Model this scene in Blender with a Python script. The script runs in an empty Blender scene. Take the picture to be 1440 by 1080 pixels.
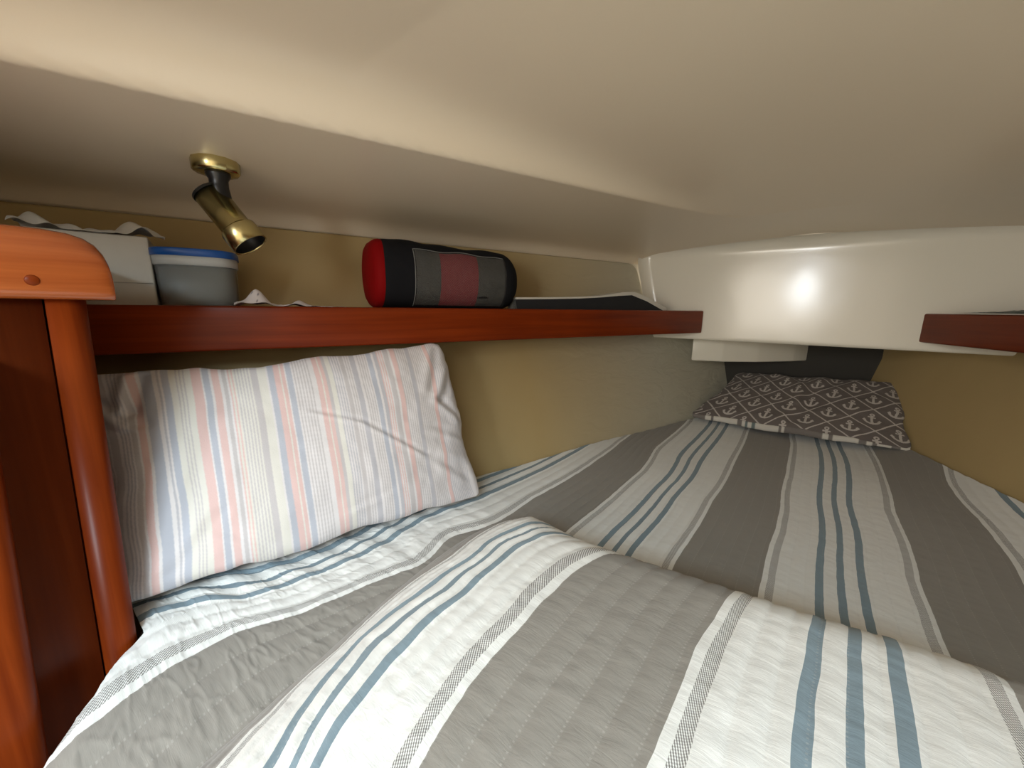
import bpy, bmesh, math, random
import numpy as np
from mathutils import Vector, Matrix, noise as mnoise
random.seed(4)
S = bpy.context.scene
COL = S.collection

# ------------------------------------------------------------------ camera
# boat frame: +Y towards the bow, +X to the right, Z up; the eye stands over the aft edge of the berth
F = 541.; CX, CY = 720., 540.; ZC = 1.15
_roll = math.atan(.012); _pitch = -math.atan(107. / F); _yaw = math.radians(36.3)
fwd = np.array([-math.sin(_yaw) * math.cos(_pitch), math.cos(_yaw) * math.cos(_pitch), math.sin(_pitch)])
_r0 = np.array([math.cos(_yaw), math.sin(_yaw), 0.]); _u0 = np.cross(_r0, fwd)
right = _r0 * math.cos(_roll) + _u0 * math.sin(_roll)
up = -_r0 * math.sin(_roll) + _u0 * math.cos(_roll)
C = np.array([0, 0, ZC])
cd = bpy.data.cameras.new('camera'); cam = bpy.data.objects.new('camera', cd); COL.objects.link(cam)
cd.sensor_width = 36; cd.lens = F * 36 / 1440; cd.clip_start = .01
cam.matrix_world = Matrix(((right[0], up[0], -fwd[0], 0), (right[1], up[1], -fwd[1], 0), (right[2], up[2], -fwd[2], ZC), (0, 0, 0, 1)))
S.camera = cam
def at(u, v, d): return C + (fwd + right * (u - CX) / F - up * (v - CY) / F) * d
def onplane(u, v, p0, n):
    r = fwd + right * (u - CX) / F - up * (v - CY) / F
    return C + r * (((np.array(p0) - C) @ n) / (r @ n))

# ------------------------------------------------------------------ light
S.view_settings.view_transform = 'Standard'; S.view_settings.look = 'None'
S.view_settings.gamma = 1; S.view_settings.use_curve_mapping = False
S.view_settings.exposure = 0.67
W = bpy.data.worlds.new('world'); S.world = W; W.use_nodes = True
W.node_tree.nodes['Background'].inputs[0].default_value = (1.0, .84, .64, 1)
W.node_tree.nodes['Background'].inputs[1].default_value = 1.15
def area(name, loc, tgt, sx, sy, power, col):
    l = bpy.data.lights.new(name, 'AREA'); l.shape = 'RECTANGLE'; l.size = sx; l.size_y = sy; l.energy = power; l.color = col
    o = bpy.data.objects.new(name, l); COL.objects.link(o); o.location = loc
    o.rotation_euler = (Vector(tgt) - Vector(loc)).to_track_quat('-Z', 'Y').to_euler(); return o
# daylight coming down the companionway and through the hatch behind the photographer
area('companionway_daylight', (.42, -.80, 1.86), (.12, .5, .80), .7, .6, 27, (.74, .91, 1.0))
area('bow_fill_light', (-.17, -1.30, 1.27), (-.1, 1.38, 1.2), .6, .6, 6, (1.0, .93, .82))  # added fill lamp, no real source, lifts the far end of the cabin
area('hatch_daylight', (.0, -1.0, 1.40), (0, 1.38, 1.24), .09, .42, 3.2, (.80, .90, 1.0))

# ------------------------------------------------------------------ helpers
def tag(o, label=None, cat=None, group=None, kind=None):
    if label: o['label'] = label
    if cat: o['category'] = cat
    if group: o['group'] = group
    if kind: o['kind'] = kind
    return o
def link(name, me, mat=None, parent=None, smooth=True):
    o = bpy.data.objects.new(name, me); COL.objects.link(o)
    if mat: me.materials.append(mat)
    if smooth:
        me.polygons.foreach_set('use_smooth', [True] * len(me.polygons)); me.update()
    if parent: o.parent = parent
    return o
def empty(name, loc):
    o = bpy.data.objects.new(name, None); COL.objects.link(o); o.location = loc; o.empty_display_size = .05
    return o
def reparent(o, p):
    # keep world placement of a part whose mesh is written in world coordinates
    o.parent = p; o.location = -Vector(p.location)
    return o
def part(name, me, mat, p, smooth=True):
    o = link(name, me, mat, None, smooth); reparent(o, p); return o
def sub(name, me, mat, p, smooth=True):
    # a piece of a part: the part's own offset already brings world coordinates in
    o = link(name, me, mat, None, smooth); o.parent = p; return o
def pydata(name, v, f):
    me = bpy.data.meshes.new(name); me.from_pydata([tuple(map(float, p)) for p in v], [], [tuple(q) for q in f]); me.update(); return me
def grid_mesh(name, P, closed_u=False):
    # P: array (n, m, 3)
    n, m = P.shape[:2]
    me = bpy.data.meshes.new(name); me.vertices.add(n * m)
    me.vertices.foreach_set('co', P.reshape(-1).astype(np.float32))
    I = np.arange(n * m).reshape(n, m)
    a = I if not closed_u else np.vstack([I, I[:1]])
    q = np.stack([a[:-1, :-1], a[1:, :-1], a[1:, 1:], a[:-1, 1:]], -1).reshape(-1, 4)
    me.loops.add(q.size); me.loops.foreach_set('vertex_index', q.reshape(-1).astype(np.int32))
    me.polygons.add(len(q)); me.polygons.foreach_set('loop_start', np.arange(0, q.size, 4, dtype=np.int32))
    me.update(calc_edges=True); me.validate()
    return me
def from_bm(name, bm):
    bmesh.ops.recalc_face_normals(bm, faces=bm.faces)
    me = bpy.data.meshes.new(name); bm.to_mesh(me); bm.free(); return me
def add_box(bm, lo, hi, M=None, bev=0., seg=2):
    r = bmesh.ops.create_cube(bm, size=1)
    vs = r['verts']
    for v in vs:
        v.co = Vector([(lo[i] + hi[i]) / 2 + v.co[i] * (hi[i] - lo[i]) for i in range(3)])
    if bev:
        es = list({e for v in vs for e in v.link_edges})
        g = bmesh.ops.bevel(bm, geom=es, offset=bev, segments=seg, profile=.5, affect='EDGES')
        vs = list({v for f in g['faces'] for v in f.verts} | {v for v in vs if v.is_valid})
    if M is not None:
        for v in vs: v.co = M @ v.co
    return vs
def prism(pts, z0, z1, bev=0., seg=3):
    # pts: plan outline, extruded from z0 to z1
    bm = bmesh.new(); vs = [bm.verts.new((p[0], p[1], z0)) for p in pts]; f = bm.faces.new(vs)
    r = bmesh.ops.extrude_face_region(bm, geom=[f])
    for v in r['geom']:
        if isinstance(v, bmesh.types.BMVert): v.co.z = z1
    bmesh.ops.recalc_face_normals(bm, faces=bm.faces)
    if bev: bmesh.ops.bevel(bm, geom=list(bm.edges), offset=bev, segments=seg, profile=.5, affect='EDGES')
    return bm
def lathe(prof, n=48, M=None, sq=None):
    # prof: list of (r, z)
    P = []
    for k in range(n):
        a = 2 * math.pi * k / n; c, s = math.cos(a), math.sin(a)
        g = 1. if sq is None else (abs(c) ** sq + abs(s) ** sq) ** (-1 / sq)
        P.append([(r * c * g, r * s * g, z) for r, z in prof])
    P = np.array(P)
    if M is not None:
        R = np.array(M); P = P @ R[:3, :3].T + R[:3, 3]
    return P
def axis_matrix(a, b):
    a = Vector(a); b = Vector(b); z = (b - a).normalized(); x = z.orthogonal().normalized(); y = z.cross(x)
    return Matrix(((x.x, y.x, z.x, a.x), (x.y, y.y, z.y, a.y), (x.z, y.z, z.z, a.z), (0, 0, 0, 1)))
def fbm(x, y, z=0., sc=1., o=3):
    return mnoise.fractal(Vector((x * sc, y * sc, z * sc)), 1.0, 2.0, o)
def vnoise(x, y, sx, sy, seed, octaves=3):
    # fast value noise on numpy arrays
    r = np.random.RandomState(seed); out = np.zeros(np.shape(x)); amp = 1.
    for k in range(octaves):
        T = r.rand(64, 64) * 2 - 1
        X = np.asarray(x) * sx * 2 ** k + 17.3 * k; Y = np.asarray(y) * sy * 2 ** k + 5.1 * k
        i = np.floor(X).astype(int); j = np.floor(Y).astype(int); fx = X - i; fy = Y - j
        fx = fx * fx * (3 - 2 * fx); fy = fy * fy * (3 - 2 * fy)
        a = T[i % 64, j % 64]; b = T[(i + 1) % 64, j % 64]; c = T[i % 64, (j + 1) % 64]; d = T[(i + 1) % 64, (j + 1) % 64]
        out += amp * ((a * (1 - fx) + b * fx) * (1 - fy) + (c * (1 - fx) + d * fx) * fy); amp *= .5
    return out

# ------------------------------------------------------------------ materials
class NT:
    def __init__(s, name):
        s.m = bpy.data.materials.new(name); s.m.use_nodes = True; s.t = s.m.node_tree; s.b = s.t.nodes['Principled BSDF']
    def n(s, typ, **kw):
        x = s.t.nodes.new(typ)
        for k, v in kw.items(): setattr(x, k, v)
        return x
    def l(s, a, b): s.t.links.new(a, b)
    def math(s, op, a, b=None, c=None):
        x = s.n('ShaderNodeMath', operation=op)
        for i, q in enumerate((a, b, c)):
            if q is None: continue
            if isinstance(q, (int, float)): x.inputs[i].default_value = q
            else: s.l(q, x.inputs[i])
        return x.outputs[0]
    def mix(s, f, a, b, typ='MIX'):
        x = s.n('ShaderNodeMix', data_type='RGBA', blend_type=typ)
        for sk, q in ((x.inputs[0], f), (x.inputs[6], a), (x.inputs[7], b)):
            if isinstance(q, (int, float)): sk.default_value = q
            elif isinstance(q, tuple): sk.default_value = (*q[:3], 1)
            else: s.l(q, sk)
        return x.outputs[2]
    def coord(s, what='Object', scale=(1, 1, 1), rot=(0, 0, 0)):
        tc = s.n('ShaderNodeTexCoord'); mp = s.n('ShaderNodeMapping'); mp.inputs['Scale'].default_value = scale; mp.inputs['Rotation'].default_value = rot
        s.l(tc.outputs[what], mp.inputs[0]); return mp.outputs[0]
    def noise(s, vec, scale, detail=3, rough=.5, dist=0.):
        x = s.n('ShaderNodeTexNoise'); x.inputs['Scale'].default_value = scale; x.inputs['Detail'].default_value = detail
        x.inputs['Roughness'].default_value = rough; x.inputs['Distortion'].default_value = dist
        s.l(vec, x.inputs['Vector']); return x.outputs[0]
    def ramp(s, fac, stops, interp='LINEAR'):
        x = s.n('ShaderNodeValToRGB'); x.color_ramp.interpolation = interp; e = x.color_ramp.elements
        while len(e) > 1: e.remove(e[-1])
        for i, (p, c) in enumerate(stops):
            q = e[0] if i == 0 else e.new(p)
            q.position = p; q.color = (*c[:3], 1)
        s.l(fac, x.inputs[0]); return x.outputs[0]
    def bump(s, h, strength, dist=.001, normal=None):
        x = s.n('ShaderNodeBump'); x.inputs['Strength'].default_value = strength; x.inputs['Distance'].default_value = dist
        s.l(h, x.inputs['Height'])
        if normal is not None: s.l(normal, x.inputs['Normal'])
        s.l(x.outputs[0], s.b.inputs['Normal']); return x.outputs[0]
    def set(s, col=None, rough=None, metal=None, coat=None, spec=None, sheen=None, trans=None, alpha=None, croug=None):
        B = s.b.inputs
        for k, v in (('Base Color', col), ('Roughness', rough), ('Metallic', metal), ('Coat Weight', coat), ('Specular IOR Level', spec), ('Sheen Weight', sheen), ('Transmission Weight', trans), ('Alpha', alpha), ('Coat Roughness', croug)):
            if v is None: continue
            if isinstance(v, tuple): B[k].default_value = (*v[:3], 1)
            elif isinstance(v, (int, float)): B[k].default_value = v
            else: s.l(v, B[k])
        return s
def plain(name, col, rough=.6, var=.06, scale=40, bump=.0, bdist=.001, **kw):
    t = NT(name); c = t.coord(); n = t.noise(c, scale, 4)
    t.set(col=t.mix(n, tuple(q * (1 - var) for q in col), tuple(min(1, q * (1 + var)) for q in col)), rough=rough, **kw)
    if bump: t.bump(t.noise(c, scale * 3, 3), bump, bdist)
    return t.m
def wood(name, dark, lite, along, rough=.28, scale=1., coat=.04, spec=.14):
    # grain runs along the direction given by the rotation `along` (z angle) or upright
    t = NT(name)
    if along == 'up': c = t.coord('Object', (70 * scale, 70 * scale, 2.6 * scale))
    else:
        c0 = t.coord('Object', (1, 1, 1), (0, 0, -along)); mp = t.n('ShaderNodeMapping'); mp.inputs['Scale'].default_value = (2.6 * scale, 70 * scale, 70 * scale)
        t.l(c0, mp.inputs[0]); c = mp.outputs[0]
    n1 = t.noise(c, 1.0, 5, .55, .6)
    c2 = t.coord('Object', (3, 3, 3)); n2 = t.noise(c2, 2.2, 2)
    f = t.math('ADD', t.math('MULTIPLY', n1, .75), t.math('MULTIPLY', n2, .3))
    col = t.ramp(f, [(.30, dark), (.48, tuple((a + b) / 2 for a, b in zip(dark, lite))), (.68, lite)])
    fine = t.noise(c, 5.0, 3); col = t.mix(t.math('MULTIPLY', fine, .35), col, tuple(q * .55 for q in dark))
    t.set(col=col, rough=rough, coat=coat, croug=.18, spec=spec); t.bump(n1, .12, .0006)
    return t.m
def gelcoat(name, col, rough):
    t = NT(name); c = t.coord(); n = t.noise(c, 5, 2); o = t.noise(c, 260, 2)
    t.set(col=t.mix(n, tuple(q * .97 for q in col), col), rough=rough, coat=.1, croug=.1)
    t.bump(t.math('ADD', t.math('MULTIPLY', n, 1.5), t.math('MULTIPLY', o, .05)), .25, .004)
    return t.m
M_CEIL = gelcoat('gelcoat_headliner', (.79, .68, .52), .34)
M_PANEL = gelcoat('gelcoat_bow', (.80, .765, .66), .17)
def vinyl():
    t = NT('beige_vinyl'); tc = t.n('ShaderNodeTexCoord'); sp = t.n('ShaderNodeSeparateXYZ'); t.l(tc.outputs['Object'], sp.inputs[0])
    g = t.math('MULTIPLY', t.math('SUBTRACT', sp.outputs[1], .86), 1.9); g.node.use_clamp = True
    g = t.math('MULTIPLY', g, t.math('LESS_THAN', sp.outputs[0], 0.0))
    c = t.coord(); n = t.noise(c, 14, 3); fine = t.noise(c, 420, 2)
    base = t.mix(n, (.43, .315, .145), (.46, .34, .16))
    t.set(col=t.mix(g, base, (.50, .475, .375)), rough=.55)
    cr = t.noise(t.coord('Object', (5, 3, 9)), 2.6, 3, .5, 1.2)
    t.bump(t.math('ADD', t.math('MULTIPLY', t.math('MULTIPLY', cr, g), 3.5), t.math('MULTIPLY', fine, .05)), .5, .004)
    return t.m
M_VINYL = vinyl()
M_FIDDLE = wood('mahogany_shelf', (.120, .013, .0015), (.245, .034, .004), math.radians(67.6), .34)
M_FIDDLE_R = wood('mahogany_shelf_right', (.110, .015, .003), (.215, .036, .008), math.radians(112.4), .34)
M_POST = wood('mahogany_post', (.115, .012, .0015), (.27, .046, .006), 'up', .36)
M_BHEAD = wood('mahogany_panel', (.105, .018, .004), (.17, .033, .008), 'up', .36)
M_CAP = wood('mahogany_cap', (.34, .070, .014), (.56, .150, .036), math.radians(90), .22, 1., .5, .5)
M_SEAM = plain('dark_joint', (.05, .012, .006), .6)
M_MATT = plain('mattress_ticking', (.6, .58, .52), .9)
M_BRASS = NT('polished_brass'); M_BRASS.set(col=(.60, .52, .26), rough=.24, metal=1.0)
_c = M_BRASS.coord(); M_BRASS.bump(M_BRASS.noise(_c, 150, 2), .06, .0005); M_BRASS = M_BRASS.m
M_BLACK = plain('black_plastic', (.010, .010, .011), .35)
M_CARD = plain('white_card', (.63, .60, .54), .7)
M_TISSUE = plain('tissue_paper', (.70, .69, .66), .9, bump=.2)
M_LID = plain('blue_lid', (.012, .09, .36), .35)
M_REDCAP = plain('red_cloth', (.20, .0015, .002), .75, bump=.2, spec=.1)
M_BLKCL = plain('black_cloth', (.009, .009, .011), .85, bump=.3, spec=.15)
M_DARKMAT = plain('black_neoprene', (.010, .011, .014), .8)
M_WHITE_EDGE = plain('white_edging', (.62, .60, .54), .5)
M_FLOOR = wood('teak_sole', (.12, .05, .02), (.25, .12, .05), math.radians(90), .4)

# ------------------------------------------------------------------ hull shape
ZB=.75
HULLY=np.array([-.8,.0,.6,1.144,1.514,1.85,2.1,2.2]); HULLX=np.array([1.02,.775,.60,.425,.28,.13,.02,.0])
def hull_x(y,z):
    y=np.asarray(y,float)
    x0=np.interp(y,HULLY,HULLX)
    x1=np.interp(y,[-.8,1.38,1.9,2.2],[1.362,.468,.23,.05])
    return x0+(x1-x0)*(z-.75)/.55
def seg_dist(x,y,P):
    # signed distance to polyline P (positive on right-hand side i.e. inside)
    best=np.full(np.shape(x),1e9); sg=np.ones(np.shape(x))
    for (a,b) in zip(P[:-1],P[1:]):
        a=np.array(a,float); b=np.array(b,float); d=b-a; L=np.hypot(*d)
        t=np.clip(((x-a[0])*d[0]+(y-a[1])*d[1])/L**2,0,1)
        qx=a[0]+t*d[0]; qy=a[1]+t*d[1]
        r=np.hypot(x-qx,y-qy)
        s=np.sign(d[0]*(y-a[1])-d[1]*(x-a[0]))
        m=r<best-1e-9
        best=np.where(m,r,best); sg=np.where(m,-s,sg)
    return best*sg
# base line of the mound, from the aft end round its left side, then along its far side
MB=[(-.36,-.30),(-.372,-.12),(-.368,.0),(-.388,.12),(-.405,.22),(-.412,.33),(-.402,.41),(-.365,.48),(-.32,.525),(-.26,.53),(-.19,.525),(-.10,.525),(0,.53),(.08,.545),(.14,.555),(.2,.555),(.3,.53),(.5,.42),(.9,.20)]
def smooth(P,n=3):
    P=[np.array(p,float) for p in P]
    for _ in range(n):
        Q=[P[0]]
        for a,b in zip(P[:-1],P[1:]): Q+=[.75*a+.25*b,.25*a+.75*b]
        P=Q+[P[-1]]
    return P
MBS=smooth(MB,2)
AFT=[(-1.2,.052),(-.60,.052),(-.47,-.03),(-.36,-.12),(-.2,-.26),(0,-.30),(1.2,-.30)]
def hf(x,y):
    d=seg_dist(x,y,MBS)
    w=np.interp(x,[-.35,-.2,.3],[.15,.17,.14])
    t=np.clip(d/w,0,1)
    H=np.interp(x,[-.4,-.2,.0,.3,.6],[.125,.128,.132,.12,.08])
    p=np.sin(np.pi/2*t)**1.15
    z=ZB+H*p
    # slow undulation
    z=z+.004*np.sin(x*9+y*4+1)*np.sin(y*7-x*3)
    # rise beside right hull wall
    hx=hull_x(y,.75)
    e=np.clip((x-(hx-.16))/.16,0,1)
    z=z+.032*e**2*np.clip((1.75-y)/.3,0,1)
    # fall over the aft edge
    da=seg_dist(x,y,AFT[::-1])
    q=np.clip(-(da-.012)/.030,0,None)
    z=z-np.where(q<1,.02*q**2,.02+(q-1)*.12)
    return z


SH = np.array([.382, .924]); SH = SH / np.linalg.norm(SH)        # run of the left shelf, towards the bow
NO = np.array([-SH[1], SH[0]])                                   # outboard of it
P0 = np.array([-.781, .087])
def sh(s, off, z=0.):                                            # point on the left shelf: s along, off outboard of the rail's face
    q = P0 + SH * s + NO * off; return np.array([q[0], q[1], z])
SHELF_L = 1.39; ZS = 1.143

# ------------------------------------------------------------------ structure
def hull_grid(sgn, y0, y1, z0, z1, off, ny=90, nz=24, thick=.006, corner=0.):
    ys = np.linspace(y0, y1, ny); zs = np.linspace(z0, z1, nz)
    Y, Z = np.meshgrid(ys, zs, indexing='ij')
    if corner:
        # round the forward upper corner
        for j in range(nz):
            over = zs[j] - (z1 - corner)
            lim = y1 - (corner - math.sqrt(max(0, corner ** 2 - max(0, over) ** 2)))
            lim -= (z1 - zs[j]) * -.12
            Y[:, j] = y0 + (ys - y0) * (lim - y0) / (y1 - y0)
    X = hull_x(Y, Z) - off
    A = np.stack([X * sgn, Y, Z], -1); B = np.stack([(X + thick) * sgn, Y, Z], -1)
    # closed slab: stitch front and back through a ring in z
    P = np.concatenate([A, B[:, ::-1]], 1); P = np.concatenate([P, P[:, :1]], 1)
    return grid_mesh('hull', P)
for sgn, nm in ((-1, 'wall_left'), (1, 'wall_right')):
    w = link(nm, hull_grid(sgn, -.8, 2.14, .30, 1.42, 0., thick=.02), M_PANEL); tag(w, kind='structure')
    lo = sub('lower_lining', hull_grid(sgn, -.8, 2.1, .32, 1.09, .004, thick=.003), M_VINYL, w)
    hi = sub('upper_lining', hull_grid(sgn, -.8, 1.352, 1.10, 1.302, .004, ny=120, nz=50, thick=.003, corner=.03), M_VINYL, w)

# headliner: side decks low, coachroof raised inboard of a soft crease
CREASE = [(-.93, -.8), (-.617, -.07), (-.540, .116), (-.470, .28), (-.398, .454), (-.298, .70), (-.236, .85), (-.190, .945), (-.166, .985)]
def ceil_z(X, Y):
    e = np.clip(hull_x(Y, 1.30) - np.abs(X), 0, None)
    z = 1.301 + .028 * (1 - np.exp(-e / .016)) + .028 * (1 - np.exp(-e / .25))
    for sg, amp in ((-1, 1.), (1, .45)):
        P = [(-p[0] * -1 if sg < 0 else -p[0], p[1]) for p in CREASE]
        d = seg_dist(X, Y, P)
        if sg > 0: d = -d
        d = np.clip(d, 0, None)
        end = np.clip((1.03 - Y) / .75, 0, 1) ** .8
        if sg < 0: dl = d
        else: dr = d
    z = z + .052 * (1 - np.exp(-dl / .024)) * (1 - np.exp(-(dr / .15) ** 2)) * end
    return z
def make_ceiling():
    ny, nx = 330, 330
    ys = np.linspace(-.32, 1.43, ny); t = np.linspace(-1, 1, nx)
    Y, T = np.meshgrid(ys, t, indexing='ij')
    X = T * (hull_x(Y, 1.30) + .002)
    Z = ceil_z(X, Y)
    # sweep down into the bow bulkhead
    return grid_mesh('ceiling', np.stack([X, Y, Z], -1))
c = link('ceiling', make_ceiling(), M_CEIL); tag(c, kind='structure')
m = c.modifiers.new('s', 'SOLIDIFY'); m.thickness = .02; m.offset = -1

# bow bulkhead: a glossy moulding with rounded top, corners and lip
def make_bow():
    nz, nx = 90, 160
    prof = []                                                   # (setback towards the bow, z)
    z0, z1 = 1.055, 1.352
    for a in np.linspace(0, 1, 10): prof.append((.10 - .092 * a, z0))
    for a in np.linspace(0, math.pi / 2, 8): prof.append((.008 - .008 * math.sin(a), z0 + .008 * (1 - math.cos(a))))
    for z in np.linspace(z0 + .012, z1 - .035, 26): prof.append((0, z))
    for a in np.linspace(0, math.pi / 2, 14)[1:]: prof.append((-.034 * (1 - math.cos(a)) , z1 - .034 + .034 * math.sin(a)))
    P = []
    for t in np.linspace(-1, 1, nx):
        row = []
        for sb, z in prof:
            hx = hull_x(1.38, min(z, 1.30)) - .003
            x = t * hx; e = hx - abs(x)
            r = .035 * np.clip((z - 1.10) / .06, 0, 1) + .0
            f = 0.
            if r > 0 and e < r: f = r - math.sqrt(max(0, r * r - (r - e) ** 2))
            bow = .012 * (x / .4) ** 2
            row.append((x, 1.38 + sb - f - bow * 0 , z))
        P.append(row)
    return grid_mesh('bow', np.array(P))
bow = link('wall_bow', make_bow(), M_PANEL); tag(bow, kind='structure')
# ledge moulded under the bow bulkhead; behind it an added board, coloured as shade
bm = prism([(-.292, 1.462), (-.20, 1.495), (-.10, 1.57), (.0, 1.68), (.08, 1.80), (.02, 1.84), (-.15, 1.80), (-.24, 1.62)], .975, 1.056, .006)
sub('lower_ledge', from_bm('l', bm), M_PANEL, bow)
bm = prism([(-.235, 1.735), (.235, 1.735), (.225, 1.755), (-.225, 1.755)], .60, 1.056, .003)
sub('bow_shade_board', from_bm('l', bm), plain('painted_bow_shade', (.035, .032, .026), .8), bow)
bm = prism([(-.40, 1.44), (.40, 1.44), (.20, 1.90), (-.20, 1.90)], 1.056, 1.066, .002)
sub('locker_floor', from_bm('l', bm), M_PANEL, bow)

bm = bmesh.new(); add_box(bm, (-1.2, -1.6, -.02), (1.2, 2.1, 0)); fl = link('floor', from_bm('f', bm), M_FLOOR); tag(fl, kind='structure')

# main bulkhead behind the photographer, on both sides of the doorway
for sgn, nm in ((-1, 'wall_back_left'), (1, 'wall_back_right')):
    bm = bmesh.new(); add_box(bm, (min(sgn * .42, sgn * 1.20), -.345, 0), (max(sgn * .42, sgn * 1.20), -.32, 1.43)); wb = link(nm, from_bm('w', bm), M_PANEL, smooth=False); tag(wb, kind='structure')

# berth base under the mattress
def berth_outline(inset, y_aft, zz=.60):
    ys = np.linspace(.06, 1.98, 20)
    L = [(-(max(hull_x(y, zz), .03) - inset), y) for y in ys]; R = [(max(hull_x(y, zz), .03) - inset, y) for y in ys]
    aft = [(.78, y_aft), (0, y_aft), (-.18, y_aft + .04), (-.34, -.085), (-.45, -.01)] + ([(-.575, .065)] if zz > .5 else [])
    return L + R[::-1] + [(hull_x(-.2, zz) - inset, -.2), (hull_x(y_aft, zz) - inset, y_aft)] + aft[1:]
bm = prism(berth_outline(.025, -.27, .30), .0, .58); b = link('berth_base', from_bm('b', bm), M_BHEAD, smooth=False)
tag(b, 'low mahogany berth box that carries the mattress, under the quilt', 'berth')
bm = prism(berth_outline(.012, -.27), .582, .715, .012); b = link('mattress', from_bm('b', bm), M_MATT)
tag(b, 'cream V-shaped berth mattress hidden beneath the striped quilt', 'mattress')

# ------------------------------------------------------------------ quilt
CTRL = np.array([(-0.287,0.692,0.355),(-0.282,0.765,0.355),(-0.275,0.898,0.355),(-0.295,1.108,0.355),(-0.290,1.498,0.355),(-0.278,0.673,0.392),(-0.263,0.920,0.392),(-0.271,1.461,0.392),(-0.230,0.598,0.59),(-0.218,0.780,0.59),(-0.214,1.028,0.59),(-0.209,1.462,0.59),(-0.205,0.597,0.678),(-0.194,0.811,0.678),(-0.192,1.035,0.678),(-0.188,1.456,0.678),(-0.183,0.600,0.766),(-0.173,0.831,0.766),(-0.168,1.070,0.766),(-0.159,1.458,0.766),(-0.127,0.601,0.964),(-0.114,0.868,0.964),(-0.104,1.178,0.964),(-0.101,1.445,0.964),(-0.112,0.600,1),(-0.101,0.811,1),(-0.092,1.083,1),(-0.092,1.443,1),(0.002,0.632,1.355),(0.013,0.816,1.355),(0.020,1.129,1.355),(0.025,1.418,1.355),(0.015,0.641,1.392),(0.028,0.919,1.392),(0.036,1.427,1.392),(-0.389,0.920,0),(-0.387,1.036,0),(-0.393,1.157,0),(0.092,1.437,1.59),(0.082,0.945,1.59),(0.071,0.684,1.59),(0.119,1.459,1.678),(0.107,0.997,1.678),(0.098,0.704,1.678),(0.145,1.462,1.766),(0.132,0.999,1.766),(0.123,0.723,1.766),(0.208,1.459,1.964),(0.190,1.042,1.964),(0.181,0.770,1.964),(0.218,1.460,2),(0.208,1.054,2),(0.197,0.783,2),(0.330,1.380,2.355),(0.330,1.071,2.355),(0.323,0.884,2.355),(0.342,1.347,2.392),(0.343,1.096,2.392),(0.345,0.953,2.392),(0.384,1.299,2.59),(0.387,1.182,2.59),(0.390,1.121,2.59),(0.072,0.669,1.59),(0.069,0.613,1.59),(0.097,0.707,1.678),(0.095,0.615,1.678),(0.124,0.728,1.766),(0.123,0.621,1.766),(0.184,0.787,1.964),(0.180,0.683,1.964),(0.179,0.622,1.964),(0.200,0.811,2),(0.196,0.695,2),(0.193,0.631,2),(-0.412,0.640,0),(-0.412,0.516,0),(-0.430,0.474,0),(-0.457,0.436,0),(-0.439,0.386,0),(-0.429,0.345,0),(-0.446,0.319,0),(-0.422,0.619,-0.036),(-0.423,0.520,-0.036),(-0.429,0.481,-0.036),(-0.465,0.437,-0.036),(-0.448,0.384,-0.036),(-0.442,0.340,-0.036),(-0.291,0.280,0.355),(-0.304,0.250,0.355),(-0.311,0.227,0.355),(-0.310,0.190,0.355),(-0.297,0.146,0.355),(-0.301,0.113,0.355),(-0.289,0.073,0.355),(-0.270,0.048,0.355),(-0.515,0.105,0),(-0.511,0.145,0),(-0.489,0.178,0),(-0.480,0.200,0),(-0.467,0.243,0),(-0.455,0.295,0),(-0.428,0.360,0),(-0.535,0.111,-0.036),(-0.533,0.142,-0.036),(-0.502,0.179,-0.036),(-0.484,0.235,-0.036),(-0.478,0.261,-0.036),(-0.458,0.315,-0.036),(-0.443,0.360,-0.036),(-0.608,0.132,-0.234),(-0.578,0.153,-0.234),(-0.563,0.172,-0.234),(-0.555,0.213,-0.234),(-0.542,0.273,-0.234),(-0.628,0.138,-0.322),(-0.589,0.164,-0.322),(-0.587,0.194,-0.322),(-0.570,0.244,-0.322),(-0.549,0.277,-0.322),(-0.632,0.052,-0.234),(-0.632,0.096,-0.234),(-0.609,0.133,-0.234),(-0.575,0.154,-0.234),(-0.561,0.186,-0.234),(-0.527,0.023,-0.036),(-0.542,0.045,-0.036),(-0.542,0.075,-0.036),(-0.537,0.112,-0.036),(-0.533,0.140,-0.036),(-0.510,0.165,-0.036),(-0.495,0.009,0),(-0.512,0.033,0),(-0.513,0.062,0),(-0.512,0.106,0),(-0.519,0.135,0),(-0.498,0.160,0),(-0.269,0.048,0.355),(-0.282,0.083,0.355)])            # x, y, stripe coordinate on the flat of the berth
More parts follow.
